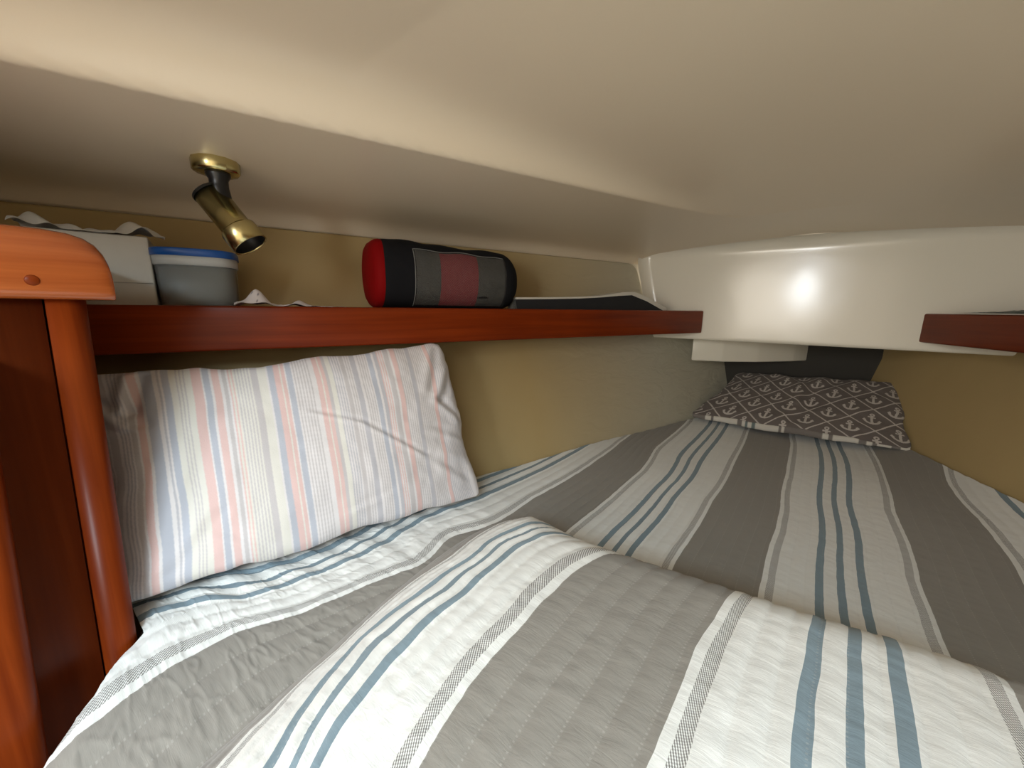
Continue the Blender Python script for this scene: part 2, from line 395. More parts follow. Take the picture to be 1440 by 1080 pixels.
CTRL_M = np.array([(0.052,0.407,1.607),(0.045,0.330,1.607),(0.040,0.278,1.607),(0.074,0.424,1.678),(0.066,0.347,1.678),(0.062,0.303,1.678),(0.060,0.271,1.678),(0.097,0.422,1.766),(0.093,0.370,1.766),(0.091,0.334,1.766),(0.087,0.294,1.766),(0.153,0.421,1.964),(0.152,0.391,1.964),(0.151,0.358,1.964),(-0.018,0.402,1.355),(-0.027,0.347,1.355),(-0.035,0.297,1.355),(-0.035,0.278,1.355),(-0.037,0.230,1.355),(-0.040,0.193,1.355),(-0.009,0.395,1.392),(-0.018,0.330,1.392),(-0.022,0.288,1.392),(-0.026,0.236,1.392),(-0.027,0.202,1.392),(0.039,0.380,1.573),(0.033,0.324,1.573),(0.029,0.278,1.573),(0.028,0.245,1.573),(-0.141,0.386,1),(-0.151,0.348,1),(-0.158,0.291,1),(-0.159,0.240,1),(-0.160,0.189,1),(-0.169,0.346,0.964),(-0.178,0.280,0.964),(-0.176,0.216,0.964),(-0.175,0.179,0.964),(-0.223,0.365,0.766),(-0.231,0.330,0.766),(-0.232,0.260,0.766),(-0.233,0.207,0.766),(-0.227,0.159,0.766),(-0.239,0.355,0.678),(-0.247,0.293,0.678),(-0.247,0.230,0.678),(-0.254,0.179,0.678),(-0.245,0.394,0.59),(-0.254,0.363,0.59),(-0.266,0.316,0.59),(-0.268,0.258,0.59),(-0.274,0.194,0.59),(-0.291,0.280,0.355),(-0.304,0.250,0.355),(-0.269,0.225,0.59),(-0.277,0.188,0.59),(-0.279,0.152,0.59),(-0.263,0.115,0.59),(-0.249,0.090,0.59),(-0.226,0.063,0.59),(-0.252,0.210,0.678),(-0.252,0.170,0.678),(-0.246,0.136,0.678),(-0.235,0.107,0.678),(-0.212,0.072,0.678),(-0.233,0.193,0.766),(-0.230,0.154,0.766),(-0.222,0.129,0.766),(-0.213,0.098,0.766),(-0.203,0.079,0.766),(-0.166,0.134,0.964),(-0.160,0.111,0.964),(-0.311,0.227,0.355),(-0.310,0.190,0.355),(-0.297,0.146,0.355),(-0.301,0.113,0.355),(-0.289,0.073,0.355),(-0.270,0.048,0.355),(-0.269,0.048,0.355),(-0.282,0.083,0.355)])          # the same on the mound
def tps(A, lam=2e-4):
    X = A[:, :2]; n = len(X)
    def K(a, b):
        r = np.hypot(a[:, None, 0] - b[None, :, 0], a[:, None, 1] - b[None, :, 1]); return r * r * np.log(r + 1e-9)
    M = np.zeros((n + 3, n + 3)); M[:n, :n] = K(X, X) + lam * np.eye(n); M[:n, n] = 1; M[:n, n + 1:] = X; M[n:, :n] = M[:n, n:].T
    w = np.linalg.solve(M, np.r_[A[:, 2], 0, 0, 0])
    return lambda Q: np.concatenate([K(q, X) @ w[:n] + w[n] + q @ w[n + 1:] for q in np.array_split(Q, 40)])
stripe_flat = tps(CTRL, 3.5e-3); stripe_mound = tps(CTRL_M)
def make_quilt():
    nx, ny = 620, 640
    xs = np.linspace(-.765, .86, nx)
    yl = np.interp(xs, [-.77, -.60, -.585, -.47, -.36, -.2, 0, .9], [.060, .060, .038, -.048, -.14, -.28, -.325, -.325])
    fy = np.linspace(-.4, 2.05, 600); fxx = hull_x(fy, .755) - .010
    yh = np.array([np.interp(-abs(x), -fxx, fy) for x in xs]); yh = np.maximum(yh, yl + .004)
    T = np.linspace(0, 1, ny)
    X = np.repeat(xs[:, None], ny, 1); Y = yl[:, None] + (yh - yl)[:, None] * T[None]
    Zb = hf(X, Y)
    Q = np.c_[X.ravel(), Y.ravel()]; dm = seg_dist(X, Y, MBS)
    w = np.clip(dm / np.interp(X, [-.36, -.30], [.012, .075]), 0, 1); w = w * w * (3 - 2 * w)
    u = stripe_flat(Q).reshape(X.shape) * (1 - w) + stripe_mound(Q).reshape(X.shape) * w; v = Y / .31
    # stitched channels, puckers and loose folds
    ch = np.abs(np.sin(np.pi * u * 15.0)) ** .55
    near = dm > 0
    puck = vnoise(u, v, 22, 62, 3, 3)
    loose = vnoise(u, v, 9, 13, 8, 3)
    cr = 1 - np.abs(vnoise(u, v, 13, 26, 11, 2)); cr = np.clip(cr - .78, 0, 1) / .22
    left = np.clip((-.30 - X) / .12, 0, 1) * np.clip((.62 - Y) / .2, 0, 1) * np.where(near, 0, 1)
    Z = Zb + .0021 * ch + .0003 * puck + (.0004 + .0008 * left) * loose + .0010 * cr * (.1 + left)
    Z += np.exp(-((X + .53) / .12) ** 2) * .0
    # buckles of cloth squeezed along the pillow's foot
    Z += .0016 * left * np.sin(v * 38 + 2 * np.sin(u * 9)) * np.clip((.05 - u) / .3, 0, 1)
    me = grid_mesh('quilt', np.stack([X, Y, Z], -1))
    uv = me.uv_layers.new(name='UVMap')
    li = np.empty(len(me.loops), np.int32); me.loops.foreach_get('vertex_index', li)
    U = np.stack([u.ravel(), v.ravel()], -1)[li]; uv.data.foreach_set('uv', U.ravel().astype(np.float32))
    return me
QW = (.84, .85, .83); QG = (.300, .283, .255); QB = (.235, .315, .370)
def quilt_mat():
    t = NT('striped_quilt'); tc = t.n('ShaderNodeTexCoord'); sp = t.n('ShaderNodeSeparateXYZ'); t.l(tc.outputs['UV'], sp.inputs[0])
    u, v = sp.outputs[0], sp.outputs[1]
    wob = t.math('MULTIPLY', t.math('SUBTRACT', t.noise(tc.outputs['UV'], 9, 2), .5), .008)
    uw = t.math('FRACT', t.math('ADD', t.math('ADD', u, 4.0), wob))
    TW = (0, 0, 0)
    col = t.ramp(uw, [(0, QG), (.355, QW), (.573, QB), (.607, QW), (.661, QB), (.695, QW), (.749, QB), (.783, QW)], 'CONSTANT')
    tw = t.ramp(uw, [(0, (0, 0, 0)), (.378, (1, 1, 1)), (.408, (0, 0, 0)), (.948, (1, 1, 1)), (.978, (0, 0, 0))], 'CONSTANT')
    # woven tweed line: slanting dashes
    d = t.math('ADD', t.math('MULTIPLY', u, 1150.), t.math('MULTIPLY', v, 520.))
    d2 = t.math('ADD', t.math('MULTIPLY', u, -640.), t.math('MULTIPLY', v, 900.))
    dots = t.math('GREATER_THAN', t.math('ADD', t.math('SINE', d), t.math('MULTIPLY', t.math('SINE', d2), .55)), -.15)
    col = t.mix(t.math('MULTIPLY', tw, t.math('MULTIPLY', dots, .92)), col, (.20, .19, .185))
    # stitches along the channel seams on the grey bands
    ck = t.math('FRACT', t.math('MULTIPLY', t.math('ADD', u, 4.0), 15.0))
    line = t.math('LESS_THAN', t.math('ABSOLUTE', t.math('SUBTRACT', ck, .5)), .5)
    near0 = t.math('LESS_THAN', t.math('MINIMUM', ck, t.math('SUBTRACT', 1.0, ck)), .035)
    dash = t.math('GREATER_THAN', t.math('SINE', t.math('MULTIPLY', v, 520.)), .45)
    st = t.math('MULTIPLY', t.math('MULTIPLY', near0, dash), .20)
    col = t.mix(st, col, (.62, .60, .56))
    big = t.noise(tc.outputs['UV'], 3.0, 3); col = t.mix(.09, col, t.mix(big, (.2, .2, .2), (1, 1, 1)), 'MULTIPLY')
    mp = t.n('ShaderNodeMapping'); mp.inputs['Scale'].default_value = (14, 64, 1); t.l(tc.outputs['UV'], mp.inputs[0])
    crk = t.noise(mp.outputs[0], 1.0, 4, .6, .8)
    mp2 = t.n('ShaderNodeMapping'); mp2.inputs['Scale'].default_value = (500, 500, 1); t.l(tc.outputs['UV'], mp2.inputs[0])
    weave = t.noise(mp2.outputs[0], 1.0, 2)
    t.set(col=col, rough=.92, sheen=.15, spec=.2)
    t.bump(t.math('ADD', t.math('MULTIPLY', crk, 1.0), t.math('MULTIPLY', weave, .10)), .17, .0026)
    return t.m
M_QUILT = quilt_mat()
q = link('quilt', make_quilt(), M_QUILT)
tag(q, 'grey, white and blue striped quilt spread over the whole berth with a mound in front', 'quilt')
m = q.modifiers.new('s', 'SOLIDIFY'); m.thickness = .006; m.offset = -1

# ------------------------------------------------------------------ pillows
def pillow(name, TL, TR, BR, BL, thf, thb, ns, nt, wrinkle, pinch=.035, seed=77):
    TL, TR, BR, BL = [np.array(p, float) for p in (TL, TR, BR, BL)]
    s = np.linspace(0, 1, ns); t = np.linspace(0, 1, nt); Sg, Tg = np.meshgrid(s, t, indexing='ij')
    # concave sides, full corners
    s2 = Sg + (.5 - Sg) * 2 * pinch * (4 * Tg * (1 - Tg)) ** .8
    t2 = Tg + (.5 - Tg) * 2 * pinch * 1.1 * (4 * Sg * (1 - Sg)) ** .8
    # uneven seams and slightly tucked corners
    es = np.clip(1 - 6 * np.minimum(Tg, 1 - Tg), 0, 1); et = np.clip(1 - 6 * np.minimum(Sg, 1 - Sg), 0, 1)
    t2 = t2 + es * .016 * vnoise(Sg + seed, 0 * Sg, 7, 1, seed, 3); s2 = s2 + et * .012 * vnoise(0 * Tg, Tg + seed, 1, 6, seed + 1, 3)
    cd = np.minimum(Sg, 1 - Sg) + np.minimum(Tg, 1 - Tg) * .62; k = np.clip(1 - cd / .07, 0, 1) ** 2 * .020
    s2 = s2 + k * np.sign(.5 - Sg); t2 = t2 + k * np.sign(.5 - Tg)
    P = ((1 - s2) * t2)[..., None] * TL + (s2 * t2)[..., None] * TR + (s2 * (1 - t2))[..., None] * BR + ((1 - s2) * (1 - t2))[..., None] * BL
    n = np.cross(TR - BL + BR - TL, TL - BL + TR - BR); n /= np.linalg.norm(n)
    if n @ (C - P.mean((0, 1))) < 0: n = -n
    ex = 4 * Sg * (1 - Sg); ey = 4 * Tg * (1 - Tg)
    prof = (ex ** .42) * (ey ** .42)
    A = P + n * (thf * prof + wrinkle(Sg, Tg) * np.clip(ex * 8, 0, 1) * np.clip(ey * 8, 0, 1))[..., None]
    B = P - n * (thb * prof)[..., None]
    return A, B, Sg, Tg, n
def two_sided(name, A, B, colA, step=6):
    me = grid_mesh(name, A)
    if colA is not None:
        ca = me.color_attributes.new('print', 'FLOAT_COLOR', 'POINT')
        ca.data.foreach_set('color', np.concatenate([colA, np.ones(colA.shape[:2] + (1,))], -1).ravel().astype(np.float32))
    return me
def print_mat(name, rough=.9, bump=.3, bs=(900, 900, 900)):
    t = NT(name); a = t.n('ShaderNodeVertexColor'); a.layer_name = 'print'
    c = t.coord('Object', (1, 1, 1)); n = t.noise(c, 700, 2)
    t.set(col=a.outputs[0], rough=rough, sheen=.1, spec=.2); t.bump(t.math('ADD', n, t.math('MULTIPLY', t.noise(c, 40, 3), 3.)), bump, .0007)
    return t.m
def creases(Sg, Tg, lines):
    w = np.zeros(Sg.shape)
    for (a, b, wd, amp) in lines:
        d = np.array(b) - np.array(a); L = np.hypot(*d); tt = np.clip(((Sg - a[0]) * d[0] + (Tg - a[1]) * d[1]) / L ** 2, 0, 1)
        px = Sg - a[0] - tt * d[0]; py = Tg - a[1] - tt * d[1]
        sd = (px * -d[1] + py * d[0]) / L; r = np.hypot(px, py)
        w += amp * np.exp(-(r / wd) ** 2) * np.sin(np.pi * (.25 + tt * .5)) - amp * .9 * np.exp(-((np.hypot(px + d[1] / L * wd * 1.6 , py - d[0] / L * wd * 1.6)) / wd) ** 2)
    return w
# large striped pillow standing against the hull
def w1(Sg, Tg):
    w = .0030 * vnoise(Sg, Tg, 6, 3.5, 21, 3) + .0012 * vnoise(Sg, Tg, 22, 9, 22, 2)
    lines = [((.50, .66), (.63, .56), .012, .0035), ((.63, .56), (.80, .32), .012, .0045), ((.80, .32), (.93, .12), .02, .004),
             ((.97, .80), (.90, .62), .02, .010), ((.90, .62), (.97, .48), .018, .009), ((.93, .95), (.87, .70), .02, .007), ((.125, .97), (.085, .80), .018, .020), ((.085, .80), (.10, .72), .018, .012), ((.03, .86), (.08, .72), .016, .010),
             ((.18, .22), (.30, .06), .02, .004), ((.22, .30), (.10, .10), .022, .004), ((.40, .40), (.52, .43), .012, .002), ((.98, .25), (.88, .30), .03, .006), ((.85, .45), (.99, .35), .02, .005), ((.55, .1), (.66, .14), .02, .003)]
    return w + .42 * creases(Sg, Tg, lines)
A, B, Sg, Tg, n1 = pillow('pillow', (-.812, .050, 1.048), (-.594, .568, 1.080), (-.478, .556, .770), (-.655, .036, .764), .062, .045, 1000, 200, w1, .030)
def stripes1():
    W_ = (.76, .73, .74); LAV = (.53, .52, .56); PNK = (.73, .53, .51); SLATE = (.49, .51, .58); CRM = (.74, .72, .67); GR = (.57, .54, .55)
    r = np.random.RandomState(5); seq = []; x = 0.
    # named run of bands, read from left to right, and fine lines between them
    def fine(n, c1, c2, w=.0030, g=.0034):
        for _ in range(n): seq.append((w, c1)); seq.append((g, c2))
    def band(w, c): seq.append((w, c))
    fine(9, GR, W_, .0034, .003); band(.016, GR); band(.006, W_); fine(3, LAV, W_); band(.010, GR); band(.004, W_); band(.013, PNK); band(.006, W_)
    band(.021, SLATE); band(.008, W_); band(.004, LAV); band(.004, W_); band(.013, SLATE); band(.012, CRM); fine(3, GR, CRM, .0025, .004); band(.008, CRM); band(.018, PNK); band(.003, W_); band(.012, SLATE); band(.005, W_)
    band(.014, PNK); band(.006, W_); band(.008, GR); band(.004, W_); fine(2, PNK, CRM, .003, .004); fine(5, GR, CRM, .003, .0035); band(.014, GR); band(.018, CRM); band(.004, W_); band(.013, SLATE); band(.013, PNK); band(.003, CRM); band(.008, PNK); band(.003, W_)
    band(.013, SLATE); band(.004, W_); fine(6, GR, W_, .003, .004); band(.008, W_); band(.012, PNK); band(.003, CRM); band(.009, PNK); band(.008, GR); band(.012, CRM); fine(4, LAV, W_); band(.008, GR); fine(3, GR, W_); band(.014, LAV); band(.007, W_); fine(4, GR, W_)
    band(.013, SLATE); band(.006, W_); band(.010, LAV); fine(3, PNK, W_); band(.014, GR); band(.006, W_); band(.014, PNK); fine(5, GR, W_); band(.012, LAV); fine(8, GR, W_); band(.012, PNK); fine(12, LAV, W_)
    tot = sum(a for a, _ in seq); ed = np.cumsum([a for a, _ in seq]) / tot; cols = np.array([c for _, c in seq])
    return ed, cols
ed, cols = stripes1()
ss = Sg * .985 + .022 + .045 * (1 - Tg) - .02 + .004 * vnoise(Sg, Tg, 5, 3, 31, 2) + .012 * np.clip(Sg - .82, 0, 1) / .18 * np.sin(Tg * 14)
k = np.clip(np.searchsorted(ed, np.clip(ss, 0, .9999)), 0, len(cols) - 1); colA = cols[k]
# soften edges a little along s
colA = (colA + np.roll(colA, 1, 0) + np.roll(colA, -1, 0)) / 3
M_P1 = print_mat('striped_pillowcase')
pl = empty('striped_pillow', tuple(A[500, 5]))
tag(pl, 'large white pillow with thin pink, blue and grey stripes standing under the left shelf', 'pillow')
f = part('pillowcase_front', two_sided('front', A, B, colA), M_P1, pl)
bk = part('pillowcase_back', grid_mesh('back', np.ascontiguousarray(B[::5, ::3][:, ::1])), plain('pillow_back', (.6, .58, .6), .9), pl)
# seam flap folded at the lower right corner
# far pillow with the anchors
def w2(Sg, Tg):
    w = .0035 * vnoise(Sg, Tg, 6, 4, 41, 3) + .001 * vnoise(Sg, Tg, 20, 12, 42, 2)
    return w + creases(Sg, Tg, [((.48, .75), (.50, .40), .04, .008), ((.50, .40), (.46, .12), .04, .006), ((.30, .98), (.42, .80), .05, .006), ((.62, .95), (.55, .78), .05, .006)])
A2, B2, S2, T2, n2 = pillow('p2', (-.165, 1.70, .915), (.272, 1.66, .935), (.300, 1.462, .775), (-.288, 1.478, .770), .032, .018, 620, 300, w2, .02)
def anchors(Sg, Tg):
    base = np.array((.150, .128, .118)); ink = np.array((.50, .46, .42))
    Wd, Hd = .56, .30
    X = Sg * Wd; Y = Tg * Hd
    X = X + .004 * vnoise(Sg, Tg, 4, 3, 51, 2); Y = Y + .004 * vnoise(Sg, Tg, 4, 3, 52, 2)
    # lattice of diamonds
    dx, dy = .108, .092
    a = X / dx + Y / dy; b = X / dx - Y / dy
    la = np.abs(a - np.round(a)); lb = np.abs(b - np.round(b))
    m = np.minimum(la, lb) < .026
    # anchor in each diamond's middle: diamond centres where a and b are half-integers
    ca = np.floor(a) + .5; cb = np.floor(b) + .5
    cx = (ca + cb) / 2 * dx; cy = (ca - cb) / 2 * dy
    th = .05 + .0 * ca
    ux = (X - cx) / .031; uy = (Y - cy) / .031
    px = ux * np.cos(th) - uy * np.sin(th); py = ux * np.sin(th) + uy * np.cos(th)
    shank = (np.abs(px) < .10) & (py > -.55) & (py < .50)
    stock = (np.abs(py - .30) < .075) & (np.abs(px) < .30)
    ring = np.abs(np.hypot(px, py - .62) - .14) < .065
    arc = (np.abs(np.hypot(px, py - .02) - .58) < .095) & (py < -.16)
    fl1 = (np.abs(np.abs(px) - .56) < .16 - np.abs(py + .14) * .9) & (py < .05) & (py > -.32)
    m = m | shank | stock | ring | arc | fl1
    c = np.where(m[..., None], ink, base)
    return c
M_P2 = print_mat('anchor_pillowcase', bump=.4)
p2 = empty('anchor_pillow', tuple(A2[300, 3]))
tag(p2, 'dark grey pillow printed with white anchors in a diamond lattice, at the bow end', 'pillow')
part('pillowcase_front', two_sided('front2', A2, B2, anchors(S2, T2)), M_P2, p2)
part('pillowcase_back', grid_mesh('back2', np.ascontiguousarray(B2[::5, ::3])), plain('pillow2_back', (.14, .12, .11), .9), p2)
# striped hem along its near edge
def hem():
    n = 240; P = []; cl = []
    r = np.random.RandomState(9)
    for i in range(n):
        s = i / (n - 1); p = A2[int(s * 619), 0] + np.array([0, -.002, 0]); w = .004 + .007 * math.sin(math.pi * min(1, s * 1.15)) ** .5 if s < .87 else .004
        if s > .86: w = .0035
        ring = []
        for a in np.linspace(0, 2 * math.pi, 13)[:-1]: ring.append(p + np.array([0, -w * .45 * math.cos(a) , w * 1.0 * math.sin(a) + .002]))
        ring.append(ring[0]); P.append(ring)
    Q = np.array(P)
    seq = [(.10, QG2), (.13, QW2), (.145, QG2), (.27, QW2), (.295, QG2), (.31, QW2), (.325, QB2), (.345, QW2), (.36, QB2), (.47, QW2), (.485, QG2), (.495, QW2), (.66, QG2), (.685, QW2), (.70, QG2), (.80, QW2), (.83, QG2), (.85, QW2), (.87, QG2), (.92, QW2), (.95, QG2), (1.01, QW2)]
    C_ = np.zeros(Q.shape)
    for i in range(n):
        s = i / (n - 1)
        for e, c_ in seq:
            if s <= e: C_[i, :] = c_; break
    return two_sided('hem', Q, None, C_)
QG2 = (.20, .18, .165); QW2 = (.62, .59, .53); QB2 = (.16, .2, .2)
part('striped_hem', hem(), print_mat('hem_print'), p2)

# ------------------------------------------------------------------ shelves
def shelf(sgn, mat, label):
    g = empty('shelf', (sgn * -P0[0] * -1 if sgn < 0 else -P0[0], P0[1], 1.07)); 
    g.location = (P0[0] if sgn < 0 else -P0[0], P0[1], 1.075)
    def X(p): return (p[0] if sgn < 0 else -p[0], p[1])
    s0 = -.035 if sgn < 0 else -.85
    # rail board with eased edges, its fore end cut square and rounded
    L_ = SHELF_L if sgn < 0 else SHELF_L + .015
    o = [X(sh(s0, 0)), X(sh(L_, 0)), X(sh(L_, .020)), X(sh(s0, .020))]
    bm = prism(o, 1.078, 1.148, .0035)
    part('rail', from_bm('rail', bm), mat, g)
    ss_ = np.linspace(s0, 1.36, 24)
    inner = [X(sh(s, .0205)) for s in ss_]
    outer = []
    for s in ss_[::-1]:
        q = sh(s, .0); 
        # march outboard to the hull
        off = .02
        while off < .5:
            r = sh(s, off)
            if abs(r[0]) > hull_x(r[1], ZS) - .008: break
            off += .002
        r = sh(s, off); r[1] = min(r[1], 1.374); outer.append(X(r))
    bm = prism(inner + outer, 1.128, ZS); part('board', from_bm('board', bm), mat, g, smooth=False)
    tag(g, label, 'shelf'); return g
shelf(-1, M_FIDDLE, 'long mahogany shelf with a deep front rail along the left hull side')
shelf(1, M_FIDDLE_R, 'mahogany shelf on the right hull side, its end in front of the white bow panel')

# ------------------------------------------------------------------ mahogany locker at the left edge
lk = empty('locker', (-.75, -.2, 0)); tag(lk, 'varnished mahogany locker end with round-edged post at the left, aft of the pillow', 'locker')
def lean_col(pts_top, pts_bot, z0, z1, bev=0., n=2):
    bm = bmesh.new(); lo_ = [bm.verts.new((*p, z0)) for p in pts_bot]; hi_ = [bm.verts.new((*p, z1)) for p in pts_top]
    N = len(lo_)
    for i in range(N): bm.faces.new((lo_[i], lo_[(i + 1) % N], hi_[(i + 1) % N], hi_[i]))
    bm.faces.new(lo_[::-1]); bm.faces.new(hi_)
    bmesh.ops.recalc_face_normals(bm, faces=bm.faces)
    if bev: bmesh.ops.bevel(bm, geom=[e for e in bm.edges], offset=bev, segments=3, profile=.5, affect='EDGES')
    return bm
XF = -.600
def rows(pts, dy): return [(x, y + dy) for x, y in pts]
# post: rounded nose at the corner of the locker
def post_pts(y0, y1, r=.016, bulge=.0):
    P = [(XF - .035, y0), (XF, y0)]
    for a in np.linspace(0, math.pi / 2, 9): P.append((XF - r + r * math.cos(a), y1 - r + r * math.sin(a)))
    P.append((XF - .035, y1)); return P
part('post', from_bm('post', lean_col(post_pts(.0385, .068), post_pts(-.002, .030), .0, 1.153)), M_POST, lk)
pn = [(XF - .30, -.315), (XF - .0035, -.315), (XF - .0035, .0368), (XF - .30, .0368)]
pb = [(XF - .30, -.315), (XF - .0035, -.315), (XF - .0035, -.0037), (XF - .30, -.0037)]
part('side_panel', from_bm('panel', lean_col(pn, pb, .0, 1.153)), M_BHEAD, lk)
bm = bmesh.new(); add_box(bm, (-1.10, -.06, .0), (XF - .02, .022, 1.127)); part('end_panel', from_bm('e', bm), M_BHEAD, lk, False)
# cap rail with rounded nose
def cap():
    # cross-section swept along y; nose tapers
    secs = []
    x0, x1 = XF - .16, XF + .012; z0, z1 = 1.153, 1.221
    for y, sc in [(-.315, 1), (-.2, 1), (.02, 1), (.045, .995), (.062, .965), (.073, .90), (.080, .80), (.0845, .66), (.087, .50), (.088, .30)]:
        ring = []; w = x1 - x0; 
        cx = (x0 + x1) / 2
        zt = z0 + (z1 - z0) * (1 - (1 - sc) * .85); xt = x1 - (1 - sc) * .006
        r = .020 * min(1, sc + .1)
        pts = [(x0, z0), (x0, zt)]
        for a in np.linspace(math.pi / 2, 0, 8): pts.append((xt - r + r * math.cos(a), zt - r + r * math.sin(a)))
        rb = .008
        for a in np.linspace(0, -math.pi / 2, 5): pts.append((xt - rb + rb * math.cos(a), z0 + rb + rb * math.sin(a)))
        secs.append([(px, y, pz) for px, pz in pts])
    bm = bmesh.new(); R = [[bm.verts.new(p) for p in s] for s in secs]
    for a, b in zip(R[:-1], R[1:]):
        for i in range(len(a)): bm.faces.new((a[i], a[(i + 1) % len(a)], b[(i + 1) % len(a)], b[i]))
    bm.faces.new(R[0]); bm.faces.new(R[-1][::-1])
    return from_bm('cap', bm)
cp = part('cap_rail', cap(), M_CAP, lk)
pp = onplane(45, 394, (XF + .0115, 0, 0), np.array([1., 0, 0]))
M = axis_matrix(pp - np.array([.004, 0, 0]), pp + np.array([.0012, 0, 0]))
pg = sub('screw_plug', grid_mesh('plug', lathe([(0, .0054), (.0042, .0054), (.0050, .0046), (.0050, .0)], 24, M), True), M_POST, cp)
# nearer board edge, lower left
nb = [(-.70, -.30), (-.555, -.30), (-.546, -.06), (-.549, -.018), (-.556, -.0105), (-.566, -.0085), (-.598, -.0085), (-.70, -.0085)]
nbb = [(x, y - .058) for x, y in nb]; nb = [(x, y + .004) for x, y in nb]
part('door_edge', from_bm('door', lean_col([(x, y) for x, y in nb], nbb, 0., 1.10)), M_CAP.copy() if False else M_POST, lk)

# ------------------------------------------------------------------ brass spotlight
bp = C + (onplane(304, 237, (0, 0, 1.338), np.array([0, 0, 1.])) - C); 
zc_ = float(ceil_z(np.array([bp[0]]), np.array([bp[1]]))[0]); bp[2] = zc_
sp = empty('spotlight', tuple(bp)); tag(sp, 'small brass swivel spotlight fixed to the headliner above the plastic tub', 'lamp')
prof = [(0, .0), (.0275, 0), (.0285, -.002), (.0280, -.0150), (.0260, -.0175), (.019, -.0180), (0, -.018)]
P = []
for k_ in range(13):
    a = 2 * math.pi * k_ / 12 + .1; g = 1.02
    P.append([(r * g * math.cos(a) + bp[0], r * g * math.sin(a) + bp[1], z + bp[2] + .002) for r, z in prof])
part('base', grid_mesh('base', np.array(P)), M_BRASS, sp, False)
dl = float(np.dot(bp - C, fwd))
a_ = at(293, 271, dl + .004); b_ = at(353, 345, dl + .022)
def M4(a, b): return axis_matrix(a, b)
LB = float(np.linalg.norm(b_ - a_))
ax = (b_ - a_) / LB
Ml = M4(a_, b_)
def lat(prof, n=48, M=None):
    P = lathe(prof, n, M); return np.concatenate([P, P[:1]], 0)
r0 = .0200
body = [(r0 - .002, LB * .12), (r0 - .002, 0.0), (r0, -.0005), (r0, LB * .66), (r0 + .0006, LB * .67), (r0 + .0034, LB * .69), (r0 + .0040, LB * .71), (r0 + .0040, LB * 1.0), (r0 + .0030, LB * 1.006), (r0 + .002, LB * .99), (r0 + .001, LB * .75)]
bo = part('head', grid_mesh('head', lat(body, 56, Ml)), M_BRASS, sp)
sub('reflector', grid_mesh('refl', lat([(0, LB * .70), (.010, LB * .70), (r0 + .0012, LB * .80), (r0 + .0018, LB * .985)], 40, Ml)), M_BLACK, bo)
sub('rear_ring', grid_mesh('ring', lat([(0, .010), (r0 - .003, .010), (r0 - .0022, .002), (r0 - .0005, -.0022), (r0 + .0008, -.0016), (r0 + .0008, .002)], 40, Ml)), M_BLACK, bo)
j1 = bp + np.array([0.004, 0, -.015]); j2 = a_ + ax * .026 + np.array([0, 0, r0 * .55])
part('swivel', grid_mesh('sw', lat([(0, 0), (.0150, 0), (.0150, .004), (.0115, .010), (.0115, .018), (.014, float(np.linalg.norm(j2 - j1)) - .004), (.010, float(np.linalg.norm(j2 - j1)) + .002), (0, float(np.linalg.norm(j2 - j1)) + .002)], 24, M4(j1, j2))), M_BLACK, sp)

# ------------------------------------------------------------------ things on the left shelf
# tissue box
def frame_at(p, ang):
    c_, s_ = math.cos(ang), math.sin(ang); return Matrix(((c_, -s_, 0, p[0]), (s_, c_, 0, p[1]), (0, 0, 1, p[2]), (0, 0, 0, 1)))
shang = math.atan2(SH[1], SH[0])
tp = sh(-.004, .090, ZS + .0005)
tb = empty('tissue_box', tuple(tp)); tag(tb, 'white cardboard tissue box with a sheet sticking out, behind the cap rail', 'tissue box')
Mb = frame_at(tp, shang + math.radians(7))
bm = bmesh.new(); add_box(bm, (-.062, -.052, 0), (.062, .048, .104), Mb, .0025, 2); part('carton', from_bm('carton', bm), M_CARD, tb)
bm = bmesh.new(); add_box(bm, (-.060, -.0535, .036), (.060, -.0525, .0368), Mb); part('fold_line', from_bm('fl', bm), plain('card_shadow', (.40, .38, .35), .8), tb)
def tissue():
    n, m_ = 60, 26; P = np.zeros((n, m_, 3))
    for i in range(n):
        s = i / (n - 1)
        for j in range(m_):
            t = j / (m_ - 1)
            x = -.070 + .150 * s; y = -.058 + .060 * t
            z = .105 + .005 * math.sin(s * 7.5 + .8) * (1 - t) + .009 * math.sin(math.pi * t) * (1 + .4 * math.sin(s * 11))
            if s > .72: z += .009 * math.sin((s - .72) / .28 * math.pi * .85) - .020 * ((s - .72) / .28) ** 2 * (1 - t)
            z += .003 * math.sin(s * 31 + t * 9) + .004 * (1 - abs(2 * t - 1)) * math.sin(s * 19)
            P[i, j] = Mb @ Vector((x, y, max(z, .1045)))
    return grid_mesh('tissue', P)
ti = part('tissue_sheet', tissue(), M_TISSUE, tb)
# plastic tub
tub = onplane(286, 428, sh(0, .080, 0), np.array([NO[0], NO[1], 0.])); tub[2] = ZS + .0005
tu = empty('plastic_tub', tuple(tub)); tag(tu, 'frosted plastic food tub with a blue lid, between the tissue box and the crumpled paper', 'tub')
Mt = frame_at(tub, shang)
def tubm(r0_, r1_, z0_, z1_): return lat
def sq_lathe(prof, M, sq=3.2, n=64):
    P = lathe(prof, n, M, sq); return np.concatenate([P, P[:1]], 0)
t = NT('frosted_plastic'); t.set(col=(.42, .44, .43), rough=.35, alpha=.35); M_FROST = t.m
sc_ = .0535
part('body', grid_mesh('tub', sq_lathe([(0, .001), (sc_ * .90, .001), (sc_ * .93, .004), (sc_ * .985, .078), (sc_ * .965, .078), (sc_ * .90, .006), (0, .004)], Mt)), M_FROST, tu)
part('contents', grid_mesh('cont', sq_lathe([(0, .005), (sc_ * .87, .006), (sc_ * .895, .030), (sc_ * .90, .062), (0, .063)], Mt)), plain('grey_contents', (.085, .092, .092), .7, .25, 60), tu)
